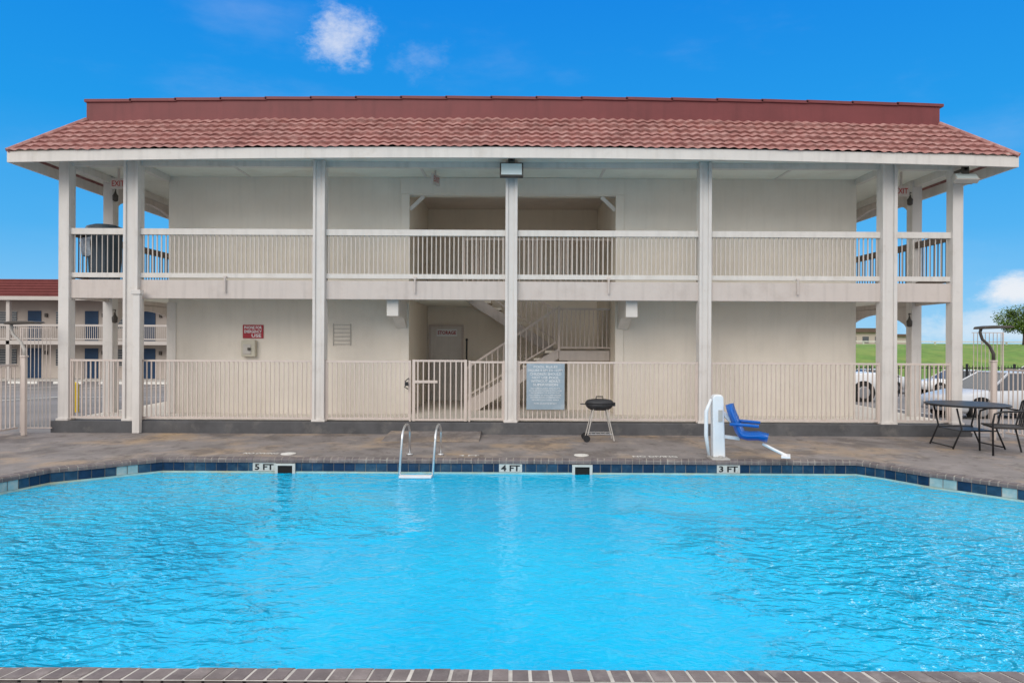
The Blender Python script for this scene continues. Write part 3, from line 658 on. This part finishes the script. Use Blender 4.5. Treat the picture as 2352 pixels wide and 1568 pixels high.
shell([(0.09,0.79,0.14),(0.11,0.70,0.20),(0.17,0.55,0.22),(0.23,0.40,0.23),(0.29,0.32,0.23),(0.40,0.295,0.23),(0.54,0.305,0.22),(0.66,0.28,0.19)],0.03,T).build('seat','bluep',pl_,smooth=True)
for sy in (-0.24,0.24):
    mb=MB(T); mb.tube([(0.17,sy,0.54),(0.3,sy,0.545),(0.56,sy,0.53)],0.022,8); mb.build('armrest','bluep',pl_,smooth=True)
mb=MB(T); mb.tube([(0.60,0.0,0.26),(0.76,0.0,0.18),(0.92,0.0,0.11)],0.022,8); mb.box(0.85,0.97,-0.14,0.14,0.09,0.115); mb.build('footrest','white',pl_,bevel=0.004)
# grill
GX=1.51;GY=11.75
gr=root('charcoal_grill',(GX,GY,0),'small black charcoal grill on thin metal legs with wheels','grill')
mb=MB(); mb.lathe((GX,GY,0.53),[(0.14,0),(0.20,0.03),(0.24,0.08),(0.245,0.105)],28,sy=0.75); mb.build('bowl','grillblack',gr,smooth=True)
mb=MB(); mb.lathe((GX,GY,0.637),[(0.25,0),(0.243,0.03),(0.21,0.065),(0.12,0.082),(0.01,0.085)],28,sy=0.75); mb.build('lid','grillblack',gr,smooth=True)
mb=MB(); mb.tube([(GX-0.06,GY,0.71),(GX-0.055,GY,0.76),(GX+0.055,GY,0.76),(GX+0.06,GY,0.71)],0.01,6); mb.build('handle','black',gr)
mb=MB(); mb.box(GX-0.33,GX-0.235,GY-0.02,GY+0.02,0.625,0.64); mb.build('handle','black',gr)
mb=MB(); mb.box(GX+0.235,GX+0.27,GY-0.03,GY+0.03,0.60,0.66); mb.build('latch','black',gr)
for sx in (-1,1):
    for sy in (-1,1):
        mb=MB(); mb.tube([(GX+sx*0.11,GY+sy*0.1,0.56),(GX+sx*0.235,GY+sy*0.15,0.02)],0.010,6); mb.build('leg','greytrim',gr)
mb=MB(); mb.beam((GX-0.19,GY-0.13,0.13),(GX+0.2,GY-0.13,0.13),0.012,0.012); mb.beam((GX-0.19,GY+0.13,0.13),(GX+0.2,GY+0.13,0.13),0.012,0.012)
for i in range(5): mb.beam((GX-0.15+0.08*i,GY-0.13,0.14),(GX-0.15+0.08*i,GY+0.13,0.14),0.007,0.007)
mb.build('shelf','steel',gr)
for sy in (-1,1):
    mb=MB(); mb.tube([(GX-0.235,GY+sy*0.16,0.06),(GX-0.235,GY+sy*0.185,0.06)],0.06,16); mb.build('wheel','black',gr)
TX=7.5;TY=11.25
tb=root('patio_table',(TX,TY,0),'round black metal patio table with folding crossed legs','table')
mb=MB(); mb.lathe((TX,TY,0.685),[(0.58,0),(0.61,0.008),(0.61,0.028),(0.59,0.034)],40); mb.build('table_top','black',tb)
for s in (-1,1):
    for dy in (-0.3,0.3):
        mb=MB(); mb.tube([(TX-s*0.42,TY+dy,0.012),(TX-s*0.28,TY+dy,0.33),(TX-s*0.36,TY+dy,0.66)],0.014,8); mb.build('leg','black',tb,smooth=True)
    mb=MB(); mb.tube([(TX-s*0.41,TY-0.3,0.04),(TX-s*0.41,TY+0.3,0.04)],0.012,6); mb.build('foot_bar','black',tb)
mb=MB()
for dy in (-0.3,0.3): mb.tube([(TX-0.30,TY+dy,0.30),(TX+0.30,TY+dy,0.30)],0.012,6)
mb.box(TX-0.28,TX+0.28,TY-0.28,TY+0.28,0.29,0.30)
mb.build('shelf','black',tb)
def chair(X,Y,yaw,label):
    R=root('patio_chair',(X,Y,0),label,'chair','black patio chairs')
    T=Matrix.Translation((X,Y,0))@Matrix.Rotation(yaw,4,'Z')
    mb=MB(T); mb.box(-0.22,0.24,-0.23,0.23,0.415,0.435); mb.tube([(-0.23,-0.24,0.43),(0.25,-0.24,0.44),(0.25,0.24,0.44),(-0.23,0.24,0.43),(-0.23,-0.24,0.43)],0.014,6); mb.build('seat','seatmesh',R)
    mb=MB(T)
    mb.tube([(-0.22,-0.24,0.43),(-0.30,-0.24,0.80),(-0.31,-0.15,0.84),(-0.31,0.15,0.84),(-0.30,0.24,0.80),(-0.22,0.24,0.43)],0.013,8)
    for i in range(7): mb.beam((-0.235,-0.18+0.06*i,0.44),(-0.305,-0.18+0.06*i,0.83),0.02,0.006)
    mb.build('backrest','black',R)
    for s in (-1,1):
        mb=MB(T); mb.tube([(-0.27,s*0.25,0.66),(-0.1,s*0.28,0.69),(0.15,s*0.28,0.68),(0.26,s*0.27,0.64),(0.28,s*0.26,0.5),(0.27,s*0.25,0.01)],0.015,8); mb.build('armrest','black',R,smooth=True)
        mb=MB(T); mb.tube([(-0.2,s*0.24,0.43),(-0.30,s*0.25,0.01)],0.014,8); mb.build('leg','black',R)
chair((2318-1176)/150,10.5,math.radians(165),'black metal patio chair with curved arms beside the table')
# ------------------------------------------------------------ cars
def car(X,Y,Z,yaw,paint,kind,label):
    R=root('parked_car',(X,Y,Z),label,'car' if kind!='pickup' else 'pickup truck','parked vehicles beyond the pool')
    T=Matrix.Translation((X,Y,Z))@Matrix.Rotation(yaw,4,'Z')
    if kind=='sedan':
        ST=[(2.32,.36,.60,.55),(2.22,.26,.70,.76),(1.95,.22,.76,.85),(1.4,.21,.86,.89),(0.95,.2,.93,.9),(0,.2,.95,.91),(-1.2,.2,.97,.91),(-1.75,.22,1.02,.89),(-2.2,.28,.99,.82),(-2.32,.4,.85,.68)]
        base=(1.05,-1.85,.95,.82); top=(0.25,-1.15,1.43,.58); wr=.33; wx=(1.4,-1.38)
    elif kind=='suv':
        ST=[(2.3,.42,.80,.6),(2.2,.34,.95,.82),(1.8,.3,1.03,.9),(1.1,.28,1.1,.93),(0,.28,1.12,.94),(-1.6,.28,1.13,.94),(-2.2,.32,1.12,.9),(-2.32,.45,1.0,.8)]
        base=(1.15,-2.2,1.1,.86); top=(0.4,-2.0,1.68,.68); wr=.37; wx=(1.4,-1.4)
    else:
        ST=[(2.8,.5,.95,.7),(2.7,.42,1.08,.9),(2.3,.36,1.16,.96),(1.4,.34,1.2,.98),(0,.34,1.2,.98),(-1,.34,1.2,.98),(-2.5,.36,1.22,.98),(-2.75,.42,1.2,.95),(-2.8,.5,1.1,.9)]
        base=(1.4,-0.9,1.19,.88); top=(0.75,-0.7,1.85,.7); wr=.42; wx=(1.8,-1.7)
    mb=MB(T); vs=[];n_=10
    for x,zl,zt,hw in ST:
        zm=zl+(zt-zl)*0.55
        vs+=[(x,-hw*.88,zl),(x,-hw*.99,zl+.1),(x,-hw,zm),(x,-hw*.95,zt-.06),(x,-hw*.82,zt),(x,hw*.82,zt),(x,hw*.95,zt-.06),(x,hw,zm),(x,hw*.99,zl+.1),(x,hw*.88,zl)]
    fs=[(i*n_+k,i*n_+(k+1)%n_,(i+1)*n_+(k+1)%n_,(i+1)*n_+k) for i in range(len(ST)-1) for k in range(n_)]+[tuple(range(n_)),tuple((len(ST)-1)*n_+k for k in range(n_))]
    mb.add(vs,fs); body=mb.build('body',paint,R,smooth=True)
    body.data.polygons[-1].use_smooth=False
    bx0,bx1,bz,bw=base; tx0,tx1,tz,tw=top
    mb=MB(T); mb.add([(bx0,-bw,bz-.03),(bx0,bw,bz-.03),(bx1,bw,bz-.03),(bx1,-bw,bz-.03),(tx0,-tw,tz),(tx0,tw,tz),(tx1,tw,tz),(tx1,-tw,tz)],[(0,3,2,1),(4,5,6,7),(0,1,5,4),(1,2,6,5),(2,3,7,6),(3,0,4,7)]); mb.build('window','glass',R)
    mb=MB(T); mb.box(tx1-.03,tx0+.03,-tw-.01,tw+.01,tz-.02,tz+.03)
    for s in (-1,1):
        for (xa,xb) in ((bx0,tx0),(bx1,tx1),((bx0+bx1)/2-0.05,(tx0+tx1)/2-.05)):
            mb.beam((xa,s*(bw+.006),bz-.03),(xb,s*(tw+.006),tz),.04,.07)
    mb.build('roof',paint,R,bevel=.015)
    for x in wx:
        for s in (-1,1):
            hw=.9 if kind!='pickup' else .97
            mb=MB(T); mb.tube([(x,s*(hw-.2),wr),(x,s*(hw+.012),wr)],wr+.06,24); mb.build('wheel_arch','dark',R)
            wh=MB(T); wh.tube([(x,s*(hw-.19),wr),(x,s*(hw+.02),wr),(x,s*(hw+.03),wr)],[wr,wr,wr*.93],24); wh.build('tyre','tyre',R)
            wh=MB(T); wh.tube([(x,s*(hw+.031),wr),(x,s*(hw+.04),wr)],[wr*.62,wr*.55],16); wh.build('rim','rim',R)
    for s in (-1,1):
        x=ST[1][0]-.06; z=(ST[1][2]-.14)
        mb=MB(T); mb.box(x-.2,x+.09,s*.62-.12,s*.62+.12,z,z+.11); mb.build('headlight','lens',R,bevel=.02)
        x=ST[-2][0]; z=(ST[-2][2]-.25)
        mb=MB(T); mb.box(x-.08,x+.12,s*.68-.1,s*.68+.1,z,z+.16); mb.build('tail_light','redl',R,bevel=.02)
    mb=MB(T); x=ST[0][0]; mb.box(x-.05,x+.012,-.4,.4,ST[0][1]+.02,ST[0][1]+.14); mb.build('grille','black',R)
def gcar(X,Y,deg,paint,kind,label): car(X,Y,h(X,Y),math.radians(deg),paint,kind,label)
gcar(15.6,21.8,186,'carsilver','sedan','pale silver sedan parked behind the patio fence')
gcar(20.6,25.6,182,'carwhite','sedan','white sedan parked behind the silver sedan')
gcar(12.9,29.3,180,'carwhite','pickup','white pickup truck partly hidden behind the building')
gcar(27.6,42.5,178,'carwhite','sedan','white sedan parked beyond the black fence')
gcar(22.6,43.5,180,'carsilver','sedan','pale sedan parked beyond the black fence')
gcar(33.2,43.0,182,'carwhite','suv','white suv parked beyond the black fence')
fy=36.0; fz=h(15,fy)
mb=MB()
mb.box(9,60,fy-.025,fy+.025,fz+1.50,fz+1.55); mb.box(9,60,fy-.025,fy+.025,fz+0.15,fz+0.2)
x=9.0
while x<60:
    mb.box(x-.013,x+.013,fy-.013,fy+.013,fz-.03,fz+1.65); x+=0.17
x=9.0
while x<60.1:
    mb.box(x-.045,x+.045,fy-.045,fy+.045,fz-.05,fz+1.75); x+=2.5
mb.build('iron_fence','black',label='black iron picket fence along the parking lot edge',category='fence')
bx=(174-1176)/1568*17.5; by=17.5; zb=h(bx,by)
mb=MB(); mb.lathe((bx,by,zb),[(0.085,0),(0.085,0.70),(0.06,0.75),(0.01,0.765)],16); mb.build('bollard','yellow',smooth=False,label='yellow steel bollard at the edge of the parking lot',category='bollard')
for i in range(9):
    x=-38.6+i*2.8; y=42.2; z=h(x,y)
    mb=MB(); mb.prism([(y-0.09,z),(y-0.06,z+0.14),(y+0.06,z+0.14),(y+0.09,z)],'x',x-0.9,x+0.9); mb.build('wheel_stop','whitepaint',label='white painted concrete wheel stop in front of the rooms',category='wheel stop',group='wheel stops in the parking lot')
# ------------------------------------------------------------ annex motel
A=root('motel_annex',(-34,46,-1.05),'two storey motel block with blue doors and red roof','building')
ax0,ax1=-56,-14
mb=MB(); mb.box(ax0,ax1,46.3,56,-1.2,4.4); mb.build('wall','wall_far',A)
mb=MB(); mb.prism([(44.6,4.42),(44.6,4.55),(45.6,5.7),(56.5,5.7),(56.5,4.42)],'x',ax0-.5,ax1+.5)
for k in range(6):
    t=(k+.5)/6; mb.box(ax0-.5,ax1+.5,44.6+t*1.0-.06,44.6+t*1.0+.1,4.55+t*1.15-.02,4.55+t*1.15+.05)
mb.build('roof','roof_far',A)
mb=MB(); mb.box(ax0-.5,ax1+.5,44.55,44.595,4.25,4.5); mb.build('fascia','trim_far',A)
mb=MB(); mb.box(ax0,ax1,44.8,46.29,1.35,1.6); mb.build('balcony_slab','trim_far',A)
mb=MB(); mb.box(ax0,ax1,44.7,46.29,-1.06,-0.93); mb.build('walkway','greytrim',A)
mb=MB(); mb.box(ax0,ax1,44.85,44.93,2.55,2.68); mb.box(ax0,ax1,44.85,44.93,1.68,1.76)
x=ax0
while x<ax1: mb.box(x,x+.03,44.87,44.9,1.76,2.55); x+=.13
mb.build('railing','trim_far',A)
x=-28.5-3.87*7
while x<ax1-1:
    for zf in (-0.93,1.6):
        mb=MB(); mb.box(x-.45,x+.45,46.26,46.298,zf,zf+2.02); mb.build('door','doorblue',A)
        mb=MB(); mb.box(x-2.4,x-1.2,46.25,46.297,zf+.85,zf+1.95,0)
        mb.box(x-2.46,x-1.14,46.24,46.249,zf+.80,zf+.85,1); mb.box(x-2.46,x-1.14,46.24,46.249,zf+1.95,zf+2.0,1)
        for q in range(6): mb.box(x-2.4,x-1.2,46.242,46.249,zf+.95+q*.17,zf+.97+q*.17,1)
        mb.build('window',['glass','greytrim'],A)
        mb=MB(); mb.box(x+.75,x+.9,46.15,46.29,zf+1.6,zf+1.85); mb.build('wall_lamp','bronze',A)
    mb=MB(); mb.box(x-.85,x-.62,44.8,45.02,-1.0,4.4); mb.build('column','trim_far',A)
    x+=3.87
# ------------------------------------------------------------ distant right
GZ=h(50,100)
st_=root('store_building',(54,100,GZ),'low tan roadside store with brown roof beyond the grass','building')
mb=MB(); mb.box(48,54,98,110,GZ-.1,GZ+1.7); mb.box(54.01,59,100,110,GZ-.1,GZ+1.2); mb.build('wall','storewall',st_)
mb=MB(); mb.prism([(47.5,GZ+1.7),(49.3,GZ+2.3),(53,GZ+2.3),(54.6,GZ+1.7)],'y',97.5,110.5); mb.prism([(54.61,GZ+1.2),(55.3,GZ+1.5),(58.7,GZ+1.5),(59.4,GZ+1.2)],'y',99.5,110.4); mb.build('roof','storeroof',st_)
mb=MB()
for i in range(3): mb.box(48.5+i*1.8,49.4+i*1.8,97.95,97.99,GZ+.2,GZ+1.1)
mb.build('window','glass',st_)
gd=MB(); gd.box(30,140,80,80.1,GZ+.3,GZ+.42)
for i in range(40): gd.box(30+i*2.8,30.15+i*2.8,80.11,80.25,GZ-.1,GZ+.41)
gd.build('guard_rail','whitepaint',label='pale metal guard rail along the road on the slope',category='guard rail')
def tree(X,Y,Z,H,R_,seed,label,group='trees on the slope'):
    rnd=random.Random(seed)
    t=root('tree',(X,Y,Z),label,'tree',group)
    mb=MB(); mb.tube([(X,Y,Z-.1),(X+.05,Y,Z+H*.25),(X-.05,Y+.05,Z+H*.5),(X,Y,Z+H*.75)],[.2,.15,.11,.04],8)
    cl=[]
    for i in range(50):
        a=rnd.uniform(0,6.28); e=rnd.uniform(-.7,1.1); rr=R_*rnd.uniform(.25,1.0)
        c=Vector((X+rr*math.cos(a)*math.cos(e*1.1),Y+rr*math.sin(a)*math.cos(e*1.1),Z+H*.60+H*.38*math.sin(e)*rnd.uniform(.6,1.05)))
        cl.append((c,rnd.uniform(.16,.36)*R_*.7))
        if i%4==0: mb.tube([(X,Y,Z+H*rnd.uniform(.3,.5)),tuple(c.lerp(Vector((X,Y,Z+H*.5)),.4)),tuple(c)],[.07,.045,.015],5)
    mb.build('trunk','bark',t,smooth=True)
    mb=MB()
    for c,r in cl:
        mi=0 if c.z>Z+H*.55 else 1
        for j in range(110):
            d=Vector((rnd.gauss(0,1),rnd.gauss(0,1),rnd.gauss(0,.8))); d=d.normalized()*r*rnd.random()**.4*1.3
            p=c+d; s=.11
            u=Vector((rnd.uniform(-1,1),rnd.uniform(-1,1),rnd.uniform(-.6,.6))).normalized(); v=u.cross(Vector((rnd.uniform(-1,1),rnd.uniform(-1,1),1))).normalized()
            mb.add([p-u*s,p+v*s*.6,p+u*s,p-v*s*.6],[(0,1,2,3)],mi if rnd.random()<.75 else 1-mi)
    mb.build('crown',['leaf_a','leaf_b'],t,recalc=False)
tree((2352-1176)/1568*74,74,h(50,74)-.1,4.1,3.1,3,'leafy green tree on the grassy slope by the road')
# ------------------------------------------------------------ world
W=bpy.data.worlds.new('World'); S.world=W; W.use_nodes=True; nt=W.node_tree; N=nt.nodes; L=nt.links
bg=N['Background']; bg.inputs['Strength'].default_value=0.1
sky=N.new('ShaderNodeTexSky'); sky.sky_type='NISHITA'; sky.sun_disc=False
SE=math.radians(33); SAZ=math.radians(200)
sky.sun_elevation=SE; sky.sun_rotation=SAZ; sky.air_density=1.0; sky.dust_density=0.3; sky.ozone_density=3.0
tc=N.new('ShaderNodeTexCoord')
def math_(op,a,b=None,c=None,clamp=False):
    m=N.new('ShaderNodeMath'); m.operation=op; m.use_clamp=clamp
    for i,v in enumerate((a,b,c)):
        if v is None: continue
        if isinstance(v,(int,float)): m.inputs[i].default_value=v
        else: L.new(v,m.inputs[i])
    return m.outputs[0]
def rng(v,a,b,c,d):
    m=N.new('ShaderNodeMapRange'); m.interpolation_type='SMOOTHSTEP'; L.new(v,m.inputs['Value'])
    for k,x in zip(('From Min','From Max','To Min','To Max'),(a,b,c,d)): m.inputs[k].default_value=x
    return m.outputs['Result']
sep=N.new('ShaderNodeSeparateXYZ'); L.new(tc.outputs['Generated'],sep.inputs[0])
ramp=N.new('ShaderNodeValToRGB'); L.new(sep.outputs['Z'],ramp.inputs['Fac'])
e=ramp.color_ramp.elements; e[0].position=0.0; e[0].color=(0.32,0.65,0.93,1); e[1].position=0.45; e[1].color=(0.0,0.25,0.82,1)
for p_,c_ in ((0.05,(0.19,0.55,0.92)),(0.14,(0.065,0.44,0.90)),(0.28,(0.005,0.335,0.86))):
    q_=e.new(p_); q_.color=c_+(1,)
sc_=N.new('ShaderNodeVectorMath'); sc_.operation='SCALE'; sc_.inputs['Scale'].default_value=10.0; L.new(ramp.outputs['Color'],sc_.inputs[0])
grade=N.new('ShaderNodeMix'); grade.data_type='RGBA'; grade.inputs['Factor'].default_value=0.92
L.new(sky.outputs[0],grade.inputs['A']); L.new(sc_.outputs[0],grade.inputs['B'])
def cnoise(sc,loc,det=8,rough=0.6,zs=1.6):
    mp=N.new('ShaderNodeMapping'); mp.inputs['Location'].default_value=loc; mp.inputs['Scale'].default_value=(1,1,zs); L.new(tc.outputs['Generated'],mp.inputs['Vector'])
    n=N.new('ShaderNodeTexNoise'); n.inputs['Scale'].default_value=sc; n.inputs['Detail'].default_value=det; n.inputs['Roughness'].default_value=rough; L.new(mp.outputs['Vector'],n.inputs['Vector']); return n.outputs['Fac']
big=cnoise(3.0,(2,1,0))
over=rng(sep.outputs['Z'],0.45,0.53,0,1); back=rng(sep.outputs['Y'],0.25,-0.2,0,1)  # cloud cover added out of view, overhead and behind the camera, to whiten the light
m1=math_('MAXIMUM',over,back); m1=math_('MULTIPLY',m1,rng(big,0.30,0.5,0.4,1))
fine=cnoise(8,(0,3,1),10,0.68)
def dist(c,sx,sz):
    v=N.new('ShaderNodeVectorMath'); v.operation='SUBTRACT'; L.new(tc.outputs['Generated'],v.inputs[0]); v.inputs[1].default_value=c
    s=N.new('ShaderNodeVectorMath'); s.operation='MULTIPLY'; L.new(v.outputs[0],s.inputs[0]); s.inputs[1].default_value=(1/sx,1/sx,1/sz)
    l=N.new('ShaderNodeVectorMath'); l.operation='LENGTH'; L.new(s.outputs[0],l.inputs[0])
    return rng(l.outputs['Value'],0,1,1,0)
def blob(c,sx,sz,thr):
    f=dist(c,sx,sz)
    g=math_('ADD',f,math_('MULTIPLY',math_('MULTIPLY',math_('SUBTRACT',fine,0.5),3.6),math_('MINIMUM',math_('MULTIPLY',f,3.0),1.0)))
    return rng(g,thr,thr+1.0,0,1)
bl=blob((-.2245,.889,.395),0.085,0.062,0.15)
b2=math_('MULTIPLY',blob((-.12,.917,.375),0.10,0.05,0.35),0.15)
b3=math_('MULTIPLY',blob((.583,.81,.064),0.08,0.035,0.2),0.85)
b4=math_('MULTIPLY',blob((.60,.80,.02),0.25,0.04,0.1),0.5)
b5=math_('MULTIPLY',rng(cnoise(2.5,(5,5,5),10,0.6,3.0),0.50,0.85,0,1),0.14)
m2=math_('MAXIMUM',math_('MAXIMUM',math_('MULTIPLY',bl,0.62),b2),math_('MAXIMUM',b3,b4)); m2=math_('MAXIMUM',m2,b5)
# bright cloud banks added out of view on both sides for glints on the water
absx=math_('ABSOLUTE',sep.outputs['X'])
side=math_('MULTIPLY',rng(absx,0.635,0.70,0,1),math_('MULTIPLY',rng(sep.outputs['Z'],0.05,0.14,0,1),rng(sep.outputs['Z'],0.62,0.45,0,1)))
side=math_('MULTIPLY',side,rng(sep.outputs['Y'],0.12,0.3,0,1))
side=math_('MULTIPLY',side,rng(cnoise(5,(9,2,4),6,0.6),0.42,0.56,0,1))
mk=math_('MAXIMUM',math_('MAXIMUM',m1,m2),side,clamp=True)
cl_val=rng(sep.outputs['Z'],0.45,0.75,9.3,12.0)
cl_val=math_('ADD',cl_val,math_('MULTIPLY',side,60.0))
cc=N.new('ShaderNodeCombineXYZ'); L.new(cl_val,cc.inputs[0]); L.new(math_('MULTIPLY',cl_val,0.99),cc.inputs[1]); L.new(cl_val,cc.inputs[2])
mx=N.new('ShaderNodeMix'); mx.data_type='RGBA'; L.new(mk,mx.inputs['Factor']); L.new(grade.outputs['Result'],mx.inputs['A']); L.new(cc.outputs[0],mx.inputs['B'])
L.new(mx.outputs['Result'],bg.inputs['Color'])
sl=bpy.data.lights.new('sun','SUN'); sl.energy=1.5; sl.angle=math.radians(40); sl.color=(1.0,0.95,0.88)
so=bpy.data.objects.new('sun',sl); COL.objects.link(so)
d=Vector((math.sin(SAZ)*math.cos(SE),math.cos(SAZ)*math.cos(SE),math.sin(SE)))
so.rotation_euler=(-d).to_track_quat('-Z','Y').to_euler()
cam=bpy.data.cameras.new('camera'); cam.sensor_width=36; cam.lens=24; cam.clip_end=3000; cam.clip_start=0.05
co=bpy.data.objects.new('camera',cam); COL.objects.link(co); co.location=(0,0,1.7); co.rotation_euler=(math.radians(90),math.radians(-0.28),0)
S.camera=co
S.view_settings.view_transform='Standard'; S.view_settings.look='None'; S.view_settings.exposure=0
